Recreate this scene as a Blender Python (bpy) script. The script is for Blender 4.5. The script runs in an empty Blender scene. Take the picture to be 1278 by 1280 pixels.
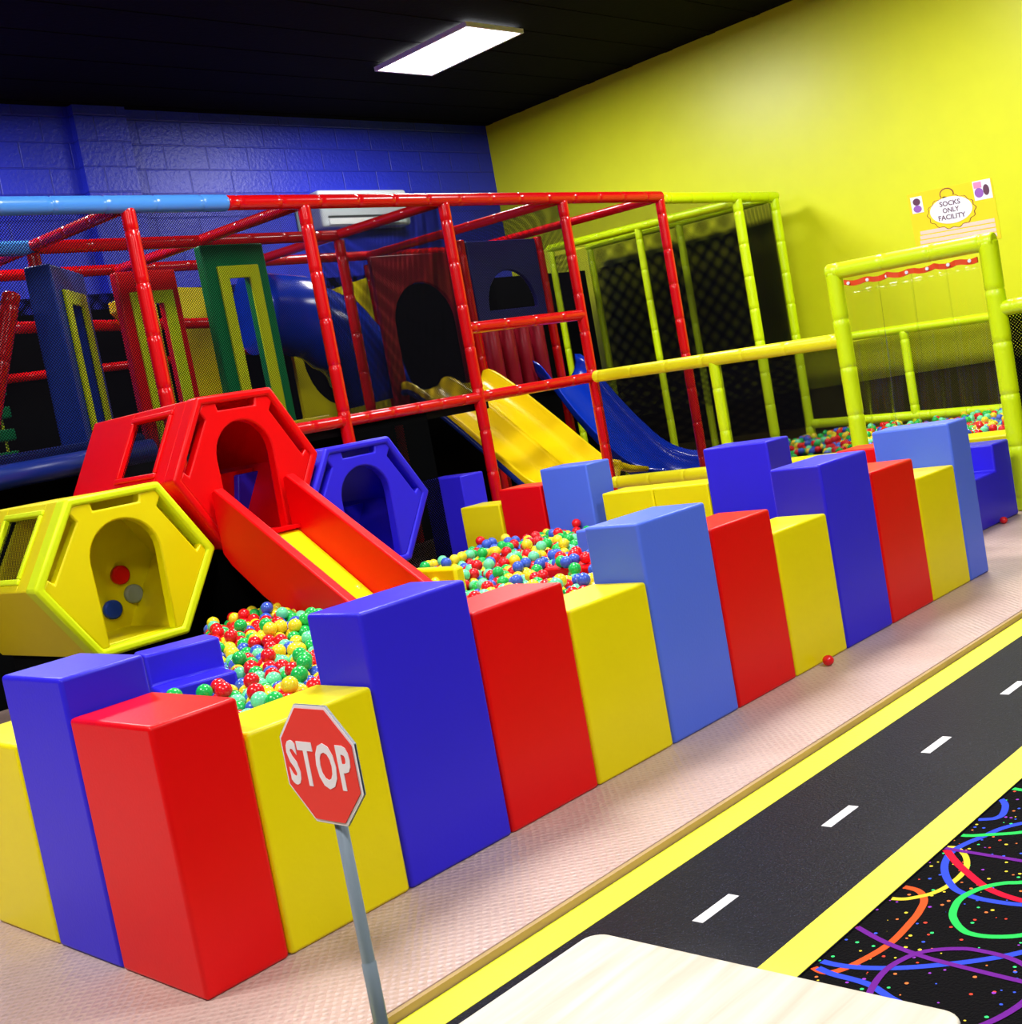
import bpy, bmesh, math, random
from mathutils import Vector, Matrix
sc = bpy.context.scene
COL = sc.collection
PI = math.pi

# ------------------------------------------------------------------ materials
def lin(c):
    c = c / 255.0
    return c / 12.92 if c <= 0.04045 else ((c + 0.055) / 1.055) ** 2.4
def rgb(r, g, b): return (lin(r), lin(g), lin(b), 1.0)

def new_mat(name):
    m = bpy.data.materials.new(name); m.use_nodes = True
    nt = m.node_tree; return m, nt, nt.nodes['Principled BSDF']

def surf(name, col, rough=0.5, metal=0.0, spec=0.5, bump=0.0, bscale=200.0, var=0.0, coat=0.0):
    m, nt, p = new_mat(name)
    p.inputs['Base Color'].default_value = col
    p.inputs['Roughness'].default_value = rough
    p.inputs['Metallic'].default_value = metal
    p.inputs['Specular IOR Level'].default_value = spec
    if coat:
        p.inputs['Coat Weight'].default_value = coat; p.inputs['Coat Roughness'].default_value = 0.08
    tc = nt.nodes.new('ShaderNodeTexCoord')
    if bump:
        n = nt.nodes.new('ShaderNodeTexNoise'); n.inputs['Scale'].default_value = bscale; n.inputs['Detail'].default_value = 2
        b = nt.nodes.new('ShaderNodeBump'); b.inputs['Strength'].default_value = bump; b.inputs['Distance'].default_value = 0.01
        nt.links.new(tc.outputs['Object'], n.inputs['Vector']); nt.links.new(n.outputs['Fac'], b.inputs['Height'])
        nt.links.new(b.outputs['Normal'], p.inputs['Normal'])
    if var:
        n2 = nt.nodes.new('ShaderNodeTexNoise'); n2.inputs['Scale'].default_value = 3.0; n2.inputs['Detail'].default_value = 4
        mx = nt.nodes.new('ShaderNodeMix'); mx.data_type = 'RGBA'
        mx.inputs['A'].default_value = tuple(c * (1 - var) for c in col[:3]) + (1,)
        mx.inputs['B'].default_value = tuple(min(1, c * (1 + var)) for c in col[:3]) + (1,)
        nt.links.new(tc.outputs['Object'], n2.inputs['Vector']); nt.links.new(n2.outputs['Fac'], mx.inputs['Factor'])
        nt.links.new(mx.outputs['Result'], p.inputs['Base Color'])
    return m

def vinyl(name, col, rough=0.38): return surf(name, col, rough, spec=0.26, bump=0.06, bscale=90, var=0.04)

M = {}
M['red'] = vinyl('red vinyl', rgb(226, 0, 6))
M['yellow'] = vinyl('yellow vinyl', rgb(234, 218, 0))
M['indigo'] = vinyl('indigo vinyl', rgb(46, 34, 218))
M['light blue'] = vinyl('light blue vinyl', rgb(82, 112, 232))
M['lime'] = vinyl('lime piping vinyl', rgb(226, 246, 16), 0.4)
M['navy'] = vinyl('navy vinyl', rgb(16, 36, 110), 0.3)
M['green'] = vinyl('green vinyl', rgb(0, 130, 70))
M['greypad'] = vinyl('grey vinyl', rgb(140, 150, 140))
M['bluepad'] = vinyl('blue vinyl', rgb(20, 60, 170))
M['tube_red'] = surf('red tube sleeve', rgb(205, 4, 14), 0.22, spec=0.5, var=0.05)
M['tube_lime'] = surf('lime tube sleeve', rgb(216, 246, 0), 0.35, spec=0.5)
M['tube_yellow'] = surf('yellow tube sleeve', rgb(246, 240, 20), 0.35, spec=0.5)
M['tube_blue'] = surf('light blue tube sleeve', rgb(72, 140, 225), 0.25, spec=0.5)
M['slide_yellow'] = surf('yellow slide plastic', rgb(240, 205, 0), 0.25, spec=0.5)
M['slide_blue'] = surf('blue slide plastic', rgb(5, 50, 190), 0.2, spec=0.5)
M['shaded_red'] = vinyl('maroon vinyl', rgb(150, 16, 40))  # red vinyl with the shade inside the frame mixed into its colour
M['shaded_blue'] = vinyl('shaded blue vinyl', rgb(28, 30, 112))  # blue vinyl darkened, the shade behind the netting is in the colour
M['olive'] = surf('olive painted wall band', rgb(98, 92, 30), 0.8, spec=0.2, var=.2)
M['black'] = surf('black vinyl', rgb(9, 9, 13), 0.7, spec=0.15)
M['dark'] = surf('flat black board', rgb(9, 10, 11), 0.95, spec=0.05)
M['white'] = surf('white plastic', rgb(235, 238, 240), 0.4)
M['acwhite'] = surf('air conditioner plastic', rgb(205, 212, 220), 0.4)
M['greyslot'] = surf('grey louvre plastic', rgb(60, 64, 70), 0.5)
M['grey'] = surf('grey plastic pole', rgb(130, 145, 160), 0.45)
M['signred'] = surf('stop sign red', rgb(238, 45, 30), 0.5, var=0.05)
M['signwhite'] = surf('sign white', rgb(238, 232, 238), 0.5)
M['boxgrey'] = surf('junction box grey', rgb(120, 140, 150), 0.5)
M['ballred'] = surf('red ball plastic', rgb(225, 20, 30), 0.22, spec=0.5)
M['ballyellow'] = surf('yellow ball plastic', rgb(240, 215, 40), 0.22, spec=0.5)
M['ballgreen'] = surf('green ball plastic', rgb(30, 185, 80), 0.22, spec=0.5)
M['ballblue'] = surf('blue ball plastic', rgb(60, 95, 205), 0.22, spec=0.5)
M['ballmint'] = surf('pale green ball plastic', rgb(110, 225, 165), 0.22, spec=0.5)
M['orange'] = surf('orange track vinyl', rgb(225, 70, 20), 0.4)
M['pale'] = surf('poster text band', rgb(240, 205, 190), 0.6)
M['brown'] = surf('poster brown ink', rgb(130, 70, 40), 0.6)
M['ink'] = surf('poster lettering ink', rgb(95, 50, 80), 0.6)
M['poster'] = surf('poster yellow print', rgb(246, 214, 0), 0.5, var=0.04)
M['cloud'] = surf('poster cloud print', rgb(235, 238, 250), 0.5)
M['purple'] = surf('poster purple print', rgb(150, 90, 190), 0.5)
M['pink'] = surf('poster pink print', rgb(240, 140, 190), 0.5)

def net_mat(name, cell, w, col):
    m, nt, p = new_mat(name)
    p.inputs['Base Color'].default_value = col; p.inputs['Roughness'].default_value = 0.9; p.inputs['Specular IOR Level'].default_value = 0.02
    uv = nt.nodes.new('ShaderNodeUVMap'); sep = nt.nodes.new('ShaderNodeSeparateXYZ'); nt.links.new(uv.outputs['UV'], sep.inputs[0])
    def math_(op, a, b):
        n = nt.nodes.new('ShaderNodeMath'); n.operation = op
        for i, v in enumerate((a, b)):
            if v is None: continue
            if isinstance(v, (int, float)): n.inputs[i].default_value = v
            else: nt.links.new(v, n.inputs[i])
        return n.outputs[0]
    s = math_('ADD', sep.outputs['X'], sep.outputs['Y']); d = math_('SUBTRACT', sep.outputs['X'], sep.outputs['Y'])
    fs = []
    for q in (s, d):
        f = math_('FRACT', math_('MULTIPLY', q, 1.0 / cell), None)
        fs.append(math_('LESS_THAN', f, w))
    k = math_('MAXIMUM', fs[0], fs[1])
    t = nt.nodes.new('ShaderNodeBsdfTransparent'); mx = nt.nodes.new('ShaderNodeMixShader')
    nt.links.new(k, mx.inputs['Fac']); nt.links.new(t.outputs[0], mx.inputs[1]); nt.links.new(p.outputs[0], mx.inputs[2])
    nt.links.new(mx.outputs[0], nt.nodes['Material Output'].inputs['Surface'])
    return m
M['net'] = net_mat('black safety netting', 0.022, 0.32, rgb(11, 11, 16))
M['net_dense'] = net_mat('doubled black safety netting', 0.026, 0.58, rgb(6, 7, 8))

def clear_mat():
    m, nt, p = new_mat('clear vinyl sheet')
    t = nt.nodes.new('ShaderNodeBsdfTransparent'); t.inputs['Color'].default_value = (0.97, 0.98, 0.96, 1)
    g = nt.nodes.new('ShaderNodeBsdfGlossy'); g.inputs['Roughness'].default_value = 0.12
    lw = nt.nodes.new('ShaderNodeLayerWeight'); lw.inputs['Blend'].default_value = 0.12
    hf = nt.nodes.new('ShaderNodeMath'); hf.operation = 'MULTIPLY_ADD'; hf.inputs[1].default_value = .35; hf.inputs[2].default_value = .02; nt.links.new(lw.outputs['Fresnel'], hf.inputs[0])
    mx = nt.nodes.new('ShaderNodeMixShader')
    nt.links.new(hf.outputs[0], mx.inputs['Fac']); nt.links.new(t.outputs[0], mx.inputs[1]); nt.links.new(g.outputs[0], mx.inputs[2])
    nt.links.new(mx.outputs[0], nt.nodes['Material Output'].inputs['Surface'])
    return m
M['clear'] = clear_mat()

def emit_mat(name, col, s):
    m, nt, p = new_mat(name)
    p.inputs['Base Color'].default_value = (0.9, 0.9, 0.9, 1)
    p.inputs['Emission Color'].default_value = col; p.inputs['Emission Strength'].default_value = s
    return m
M['lamp'] = emit_mat('lit panel diffuser', (0.96, 0.98, 1, 1), 9.0)

def block_wall(name, col):
    m, nt, p = new_mat(name)
    tc = nt.nodes.new('ShaderNodeTexCoord'); mp = nt.nodes.new('ShaderNodeMapping')
    mp.inputs['Rotation'].default_value = (PI / 2, 0, 0)
    br = nt.nodes.new('ShaderNodeTexBrick'); br.inputs['Scale'].default_value = 1.0
    br.inputs['Brick Width'].default_value = 0.62; br.inputs['Row Height'].default_value = 0.3
    br.inputs['Mortar Size'].default_value = 0.012; br.inputs['Mortar Smooth'].default_value = 0.6
    br.inputs['Color1'].default_value = col; br.inputs['Color2'].default_value = tuple(c * 1.15 for c in col[:3]) + (1,)
    br.inputs['Mortar'].default_value = tuple(c * 0.8 for c in col[:3]) + (1,)
    nz = nt.nodes.new('ShaderNodeTexNoise'); nz.inputs['Scale'].default_value = 25
    ad = nt.nodes.new('ShaderNodeMath'); ad.operation = 'MULTIPLY_ADD'; ad.inputs[1].default_value = -1.0
    b = nt.nodes.new('ShaderNodeBump'); b.inputs['Strength'].default_value = 0.5; b.inputs['Distance'].default_value = 0.015
    nt.links.new(tc.outputs['Object'], mp.inputs[0]); nt.links.new(mp.outputs[0], br.inputs['Vector'])
    nt.links.new(tc.outputs['Object'], nz.inputs['Vector'])
    nt.links.new(br.outputs['Fac'], ad.inputs[0]); nt.links.new(nz.outputs['Fac'], ad.inputs[2])
    nt.links.new(ad.outputs[0], b.inputs['Height']); nt.links.new(b.outputs[0], p.inputs['Normal'])
    nt.links.new(br.outputs['Color'], p.inputs['Base Color']); p.inputs['Roughness'].default_value = 0.45
    return m
M['blue_wall'] = block_wall('blue painted block wall', rgb(30, 44, 196))
M['yellow_wall'] = surf('yellow painted wall', rgb(218, 223, 22), 0.38, bump=0.1, bscale=12, var=0.05)
M['plain_wall'] = surf('darkened grey wall', rgb(66, 64, 64), 0.85)  # unseen walls, darkened to cut light bouncing onto the blocks
M['ceiling'] = surf('black painted ceiling', rgb(7, 6, 9), 0.9, spec=0.08, bump=0.3, bscale=20, var=0.3)

def mat_floor():
    m, nt, p = new_mat('beige dimpled matting')
    tc = nt.nodes.new('ShaderNodeTexCoord'); mp = nt.nodes.new('ShaderNodeMapping')
    mp.inputs['Scale'].default_value = (38, 38, 38); mp.inputs['Rotation'].default_value = (0, 0, 0.78)
    vo = nt.nodes.new('ShaderNodeTexVoronoi'); vo.inputs['Scale'].default_value = 1.0; vo.inputs['Randomness'].default_value = 0.25
    b = nt.nodes.new('ShaderNodeBump'); b.inputs['Strength'].default_value = 0.55; b.inputs['Distance'].default_value = 0.012
    nz = nt.nodes.new('ShaderNodeTexNoise'); nz.inputs['Scale'].default_value = 2.5; nz.inputs['Detail'].default_value = 5
    mx = nt.nodes.new('ShaderNodeMix'); mx.data_type = 'RGBA'
    mx.inputs['A'].default_value = rgb(180, 148, 137); mx.inputs['B'].default_value = rgb(206, 181, 172)
    nt.links.new(tc.outputs['Object'], mp.inputs[0]); nt.links.new(mp.outputs[0], vo.inputs['Vector'])
    nt.links.new(vo.outputs['Distance'], b.inputs['Height']); nt.links.new(b.outputs[0], p.inputs['Normal'])
    nt.links.new(tc.outputs['Object'], nz.inputs['Vector']); nt.links.new(nz.outputs['Fac'], mx.inputs['Factor'])
    dk = nt.nodes.new('ShaderNodeMapRange'); dk.inputs[1].default_value = .12; dk.inputs[2].default_value = .3; dk.inputs[3].default_value = .80; dk.inputs[4].default_value = 1.0
    ml = nt.nodes.new('ShaderNodeMix'); ml.data_type = 'RGBA'; ml.blend_type = 'MULTIPLY'; ml.inputs['Factor'].default_value = 1
    nt.links.new(vo.outputs['Distance'], dk.inputs[0]); nt.links.new(mx.outputs['Result'], ml.inputs['A']); nt.links.new(dk.outputs[0], ml.inputs['B'])
    nt.links.new(ml.outputs['Result'], p.inputs['Base Color']); p.inputs['Roughness'].default_value = 0.42
    return m
M['mat'] = mat_floor()
M['matedge'] = surf('worn wooden mat edge', rgb(176, 146, 92), 0.7, var=0.25)

def speckle(name, base, cols, scale, thr, rough, bumps=0.2):
    m, nt, p = new_mat(name)
    tc = nt.nodes.new('ShaderNodeTexCoord')
    vo = nt.nodes.new('ShaderNodeTexVoronoi'); vo.inputs['Scale'].default_value = scale
    wn = nt.nodes.new('ShaderNodeSeparateColor'); rp = nt.nodes.new('ShaderNodeValToRGB')
    rp.color_ramp.interpolation = 'CONSTANT'
    while len(rp.color_ramp.elements) < len(cols): rp.color_ramp.elements.new(0.5)
    for i, c in enumerate(cols):
        rp.color_ramp.elements[i].position = i / len(cols); rp.color_ramp.elements[i].color = c
    lt = nt.nodes.new('ShaderNodeMath'); lt.operation = 'LESS_THAN'; lt.inputs[1].default_value = thr
    mx = nt.nodes.new('ShaderNodeMix'); mx.data_type = 'RGBA'; mx.inputs['A'].default_value = base
    nt.links.new(tc.outputs['Object'], vo.inputs['Vector']); nt.links.new(vo.outputs['Color'], wn.inputs[0])
    nt.links.new(wn.outputs[0], rp.inputs[0]); nt.links.new(vo.outputs['Distance'], lt.inputs[0])
    nt.links.new(lt.outputs[0], mx.inputs['Factor']); nt.links.new(rp.outputs[0], mx.inputs['B'])
    nt.links.new(mx.outputs['Result'], p.inputs['Base Color']); p.inputs['Roughness'].default_value = rough
    nz = nt.nodes.new('ShaderNodeTexNoise'); nz.inputs['Scale'].default_value = 120
    b = nt.nodes.new('ShaderNodeBump'); b.inputs['Strength'].default_value = bumps; b.inputs['Distance'].default_value = 0.01
    nt.links.new(tc.outputs['Object'], nz.inputs['Vector']); nt.links.new(nz.outputs['Fac'], b.inputs['Height'])
    nt.links.new(b.outputs[0], p.inputs['Normal'])
    return m
M['road'] = speckle('black road matting', rgb(13, 14, 24), [rgb(36, 37, 58), rgb(58, 60, 82), rgb(28, 28, 42)], 140, 0.25, 0.5, 0.3)
M['road'].node_tree.nodes['Principled BSDF'].inputs['Specular IOR Level'].default_value = .12
M['carpet'] = speckle('black confetti carpet', rgb(5, 4, 7),
    [rgb(240, 70, 50), rgb(240, 210, 60), rgb(60, 220, 120), rgb(60, 90, 230), rgb(230, 120, 60), rgb(150, 60, 190)], 33, 0.17, 0.95, 0.6)
M['carpet'].node_tree.nodes['Principled BSDF'].inputs['Specular IOR Level'].default_value = .1
M['roadyellow'] = surf('yellow road marking', rgb(240, 236, 50), 0.5, var=0.06, bump=0.1, bscale=60)
M['roadwhite'] = surf('white road dash', rgb(235, 232, 235), 0.5)
LOOPC = {'orange': rgb(240, 90, 40), 'yellow': rgb(240, 210, 60), 'blue': rgb(55, 80, 225), 'red': rgb(225, 20, 55),
         'green': rgb(50, 215, 95), 'purple': rgb(115, 35, 150)}
for k, c in LOOPC.items(): M['loop' + k] = surf(k + ' carpet loop', tuple(v * .8 for v in c[:3]) + (1,), 0.95, spec=0.1)

def wood():
    m, nt, p = new_mat('pale pine boards')
    tc = nt.nodes.new('ShaderNodeTexCoord'); mp = nt.nodes.new('ShaderNodeMapping'); mp.inputs['Scale'].default_value = (1.5, 14, 8)
    n = nt.nodes.new('ShaderNodeTexNoise'); n.inputs['Scale'].default_value = 1.6; n.inputs['Detail'].default_value = 5; n.inputs['Distortion'].default_value = 0.4
    rp = nt.nodes.new('ShaderNodeValToRGB')
    rp.color_ramp.elements[0].position = 0.3; rp.color_ramp.elements[0].color = rgb(178, 163, 140)
    rp.color_ramp.elements[1].position = 0.6; rp.color_ramp.elements[1].color = rgb(202, 194, 180)
    nt.links.new(tc.outputs['Object'], mp.inputs[0]); nt.links.new(mp.outputs[0], n.inputs['Vector'])
    nt.links.new(n.outputs['Fac'], rp.inputs[0])
    vo = nt.nodes.new('ShaderNodeTexVoronoi'); vo.inputs['Scale'].default_value = 1.0
    mp2 = nt.nodes.new('ShaderNodeMapping'); mp2.inputs['Scale'].default_value = (5, 9, 5)
    lt = nt.nodes.new('ShaderNodeMath'); lt.operation = 'LESS_THAN'; lt.inputs[1].default_value = 0.09
    mx = nt.nodes.new('ShaderNodeMix'); mx.data_type = 'RGBA'; mx.inputs['B'].default_value = rgb(190, 160, 125)
    nt.links.new(tc.outputs['Object'], mp2.inputs[0]); nt.links.new(mp2.outputs[0], vo.inputs['Vector'])
    nt.links.new(vo.outputs['Distance'], lt.inputs[0]); nt.links.new(lt.outputs[0], mx.inputs['Factor'])
    nt.links.new(rp.outputs[0], mx.inputs['A']); nt.links.new(mx.outputs['Result'], p.inputs['Base Color'])
    p.inputs['Roughness'].default_value = 0.45
    return m
M['wood'] = wood()

# ------------------------------------------------------------------ mesh helpers
ORG = {}
class MB:
    """collects shapes in world coordinates; build() links them as one mesh"""
    def __init__(s): s.bm = bmesh.new(); s.uv = None
    def _mark(s, faces, mi, smooth=False):
        for f in faces: f.material_index = mi; f.smooth = smooth
    def box(s, lo, hi, bev=0.0, mi=0, rz=0.0, piv=None, seg=2, mat=None):
        lo = Vector(lo); hi = Vector(hi); c = (lo + hi) / 2; d = hi - lo
        g = bmesh.ops.create_cube(s.bm, size=1.0, matrix=Matrix.Translation(c) @ Matrix.Diagonal((d.x, d.y, d.z, 1)))
        vs = g['verts']
        if rz:
            pv = Vector(piv) if piv else c
            bmesh.ops.transform(s.bm, verts=vs, matrix=Matrix.Translation(pv) @ Matrix.Rotation(rz, 4, 'Z') @ Matrix.Translation(-pv))
        if mat is not None: bmesh.ops.transform(s.bm, verts=vs, matrix=mat)
        fs = list({f for v in vs for f in v.link_faces}); s._mark(fs, mi)
        if bev:
            es = list({e for v in vs for e in v.link_edges})
            r = bmesh.ops.bevel(s.bm, geom=es, offset=bev, segments=seg, profile=0.5, affect='EDGES', clamp_overlap=True)
            s._mark(r['faces'], mi, True)
        return s
    def tube(s, pts, r, seg=14, mi=0, caps=True):
        pts = [Vector(p) for p in pts]; n = len(pts)
        rs = r if isinstance(r, (list, tuple)) else [r] * n
        t0 = (pts[1] - pts[0]).normalized()
        up = Vector((0, 0, 1)) if abs(t0.z) < 0.9 else Vector((1, 0, 0))
        a = t0.cross(up).normalized(); rings = []
        for i, p in enumerate(pts):
            t = (pts[min(i + 1, n - 1)] - pts[max(i - 1, 0)]).normalized()
            a = (a - t * a.dot(t)).normalized(); b = t.cross(a)
            rings.append([s.bm.verts.new(p + (a * math.cos(2 * PI * k / seg) + b * math.sin(2 * PI * k / seg)) * rs[i]) for k in range(seg)])
        fs = []
        for i in range(n - 1):
            for k in range(seg):
                fs.append(s.bm.faces.new((rings[i][k], rings[i][(k + 1) % seg], rings[i + 1][(k + 1) % seg], rings[i + 1][k])))
        s._mark(fs, mi, True)
        if caps:
            s._mark([s.bm.faces.new(rings[0][::-1]), s.bm.faces.new(rings[-1])], mi)
        return s
    def pipe(s, p0, p1, r, mi=0, ties=0.4, off=0.1):
        """padded tube with strap rings"""
        p0 = Vector(p0); p1 = Vector(p1); L = (p1 - p0).length; d = (p1 - p0) / L
        pts = [p0, p0 + d * 0.012, p0 + d * .03]; rs = [r * 0.86, r, r]
        t = off
        while ties and t < L - 0.08:
            for o, k in ((-0.05, 1.0), (-0.012, 1.0), (-0.006, 0.93), (0.006, 0.93), (0.012, 1.0), (0.05, 1.0)):
                pts.append(p0 + d * (t + o)); rs.append(r * k)
            t += ties
        pts += [p1 - d * .03, p1 - d * 0.012, p1]; rs += [r, r, r * 0.86]
        return s.tube(pts, rs, 14, mi)
    def prism(s, poly, fr, depth, mi=0, holes=(), bev=0.0, smooth=False):
        """poly in 2-D, extruded along the third axis of frame fr = (origin, u, v, w)"""
        o, u, v, w = (Vector(x) for x in fr)
        loops = [list(poly)] + [list(h) for h in holes]
        es = []; vsall = []
        for lp in loops:
            vs = [s.bm.verts.new(o + u * a + v * b) for a, b in lp]; vsall += vs
            for i in range(len(vs)): es.append(s.bm.edges.new((vs[i], vs[(i + 1) % len(vs)])))
        if holes:
            r = bmesh.ops.triangle_fill(s.bm, edges=es, use_beauty=True, use_dissolve=False)
            fs = [g for g in r['geom'] if isinstance(g, bmesh.types.BMFace)]
        else:
            fs = [s.bm.faces.new(vsall)]
        r = bmesh.ops.extrude_face_region(s.bm, geom=fs)
        nv = [g for g in r['geom'] if isinstance(g, bmesh.types.BMVert)]
        bmesh.ops.translate(s.bm, verts=nv, vec=w * depth)
        allv = set(vsall) | set(nv)
        af = list({f for vv in allv for f in vv.link_faces})
        s._mark(af, mi)
        bmesh.ops.recalc_face_normals(s.bm, faces=af)
        if bev:
            be = [e for e in {e for f in af for e in f.edges} if len(e.link_faces) == 2 and e.calc_face_angle(0) > 0.5]
            r = bmesh.ops.bevel(s.bm, geom=be, offset=bev, segments=2, profile=0.5, affect='EDGES', clamp_overlap=True)
            s._mark(r['faces'], mi, True)
        return s
    def quad_uv(s, o, u, v, mi=0):
        """flat sheet from o spanned by u and v, with a UV map in metres"""
        o, u, v = Vector(o), Vector(u), Vector(v)
        if s.uv is None: s.uv = s.bm.loops.layers.uv.new('UVMap')
        vs = [s.bm.verts.new(p) for p in (o, o + u, o + u + v, o + v)]
        f = s.bm.faces.new(vs); f.material_index = mi
        for lp, c in zip(f.loops, ((0, 0), (u.length, 0), (u.length, v.length), (0, v.length))): lp[s.uv].uv = c
        return s
    def loft(s, rows, mi=0, smooth=True, closed=False):
        g = [[s.bm.verts.new(p) for p in r] for r in rows]; fs = []
        for i in range(len(g) - 1):
            m = len(g[i])
            for k in range(m if closed else m - 1):
                fs.append(s.bm.faces.new((g[i][k], g[i][(k + 1) % m], g[i + 1][(k + 1) % m], g[i + 1][k])))
        s._mark(fs, mi, smooth)
        if closed:
            s._mark([s.bm.faces.new(g[0][::-1]), s.bm.faces.new(g[-1])], mi)
        return s
    def build(s, name, mats, parent=None, org=None):
        if not isinstance(mats, (list, tuple)): mats = [mats]
        root = parent
        base = ORG.get(parent.name) if parent else None
        if base is None:
            if org is None:
                zs = [v.co for v in s.bm.verts]
                org = Vector(((min(v.x for v in zs) + max(v.x for v in zs)) / 2, (min(v.y for v in zs) + max(v.y for v in zs)) / 2, min(v.z for v in zs)))
            base = Vector(org)
        bmesh.ops.translate(s.bm, verts=s.bm.verts, vec=-base)
        bmesh.ops.recalc_face_normals(s.bm, faces=s.bm.faces)
        me = bpy.data.meshes.new(name); s.bm.to_mesh(me); s.bm.free()
        for m in mats: me.materials.append(M[m] if isinstance(m, str) else m)
        o = bpy.data.objects.new(name, me); COL.objects.link(o)
        if parent: o.parent = parent
        else: o.location = base
        ORG[o.name] = base
        return o

def tag(o, label=None, cat=None, group=None, kind=None):
    if label: o['label'] = label
    if cat: o['category'] = cat
    if group: o['group'] = group
    if kind: o['kind'] = kind
    return o
def thing(name, label, cat, loc, group=None):
    o = bpy.data.objects.new(name, None); COL.objects.link(o); o.location = loc
    o.empty_display_size = 0.1; ORG[o.name] = Vector(loc)
    return tag(o, label, cat, group)
def struct(mb, name, mats, label=None):
    o = mb.build(name, mats, org=(0, 0, 0)); o['kind'] = 'structure'
    if label: o['label'] = label
    return o
def lettering(mb_name, body, width, height, center, u, v, depth, mat, parent, bold=0.0, spacing=1.0, track=1.0):
    cu = bpy.data.curves.new('lettering', 'FONT'); cu.body = body; cu.size = 1.0; cu.offset = bold
    cu.align_x = 'CENTER'; cu.space_line = spacing; cu.space_character = track; cu.extrude = 0.0; cu.resolution_u = 3
    ob = bpy.data.objects.new('tmp', cu); COL.objects.link(ob)
    dg = bpy.context.evaluated_depsgraph_get()
    me = bpy.data.meshes.new_from_object(ob.evaluated_get(dg))
    bpy.data.objects.remove(ob); bpy.data.curves.remove(cu)
    bm = bmesh.new(); bm.from_mesh(me); bpy.data.meshes.remove(me)
    for f in bm.faces: f.smooth = False
    bmesh.ops.remove_doubles(bm, verts=bm.verts, dist=1e-5)
    r = bmesh.ops.extrude_face_region(bm, geom=list(bm.faces))
    bmesh.ops.translate(bm, verts=[g for g in r['geom'] if isinstance(g, bmesh.types.BMVert)], vec=(0, 0, 1))
    xs = [w.co.x for w in bm.verts]; ys = [w.co.y for w in bm.verts]
    cx, cy = (min(xs) + max(xs)) / 2, (min(ys) + max(ys)) / 2
    sx, sy = width / (max(xs) - min(xs)), height / (max(ys) - min(ys))
    u, v, c = Vector(u).normalized(), Vector(v).normalized(), Vector(center); n = u.cross(v)
    for w in bm.verts: w.co = c + u * (w.co.x - cx) * sx + v * (w.co.y - cy) * sy + n * w.co.z * depth
    mb = MB(); mb.bm.free(); mb.bm = bm
    return mb.build(mb_name, mat, parent)

# ------------------------------------------------------------------ camera
cam = bpy.data.cameras.new('camera'); co = bpy.data.objects.new('camera', cam); COL.objects.link(co)
R = [[0.678776, -0.711908, -0.180139], [-0.189206, 0.067478, -0.979616], [0.709553, 0.699023, -0.088894]]
mw = Matrix(((R[0][0], -R[1][0], -R[2][0], -1.66655), (R[0][1], -R[1][1], -R[2][1], -3.20580), (R[0][2], -R[1][2], -R[2][2], 1.54325), (0, 0, 0, 1)))
co.matrix_world = mw
cam.sensor_fit = 'HORIZONTAL'; cam.sensor_width = 36.0; cam.lens = 43.6186
cam.clip_start = 0.05; cam.clip_end = 100
sc.camera = co

# ------------------------------------------------------------------ setting
XW, YB, ZC = 13.0, 10.26, 5.82
X0, Y0 = -5.5, -6.5
struct(MB().box((-5.5, -0.57, -0.06), (XW, YB, 0.0)), 'floor', 'mat', 'beige dimpled matting floor beneath the play area')
struct(MB().box((-5.5, -0.588, -0.06), (XW, -0.57, -0.004)), 'trim_1', 'matedge', 'worn wooden edge strip between beige matting and the road')
rd = MB().box((-5.5, -1.44, -0.06), (XW, -0.588, -0.03))
rd.box((-5.5, -0.722, -0.0305), (XW, -0.592, -0.0285), mi=1)
rd.box((-5.5, -1.438, -0.0305), (XW, -1.32, -0.0285), mi=1)
x = 1.01 - 0.745 * 8
while x < XW - 0.3:
    rd.box((x, -1.03, -0.0305), (x + 0.19, -0.993, -0.0288), mi=2); x += 0.745
struct(rd, 'road', ['road', 'roadyellow', 'roadwhite'], 'black toy road with yellow edge lines and white dashes')
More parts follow.
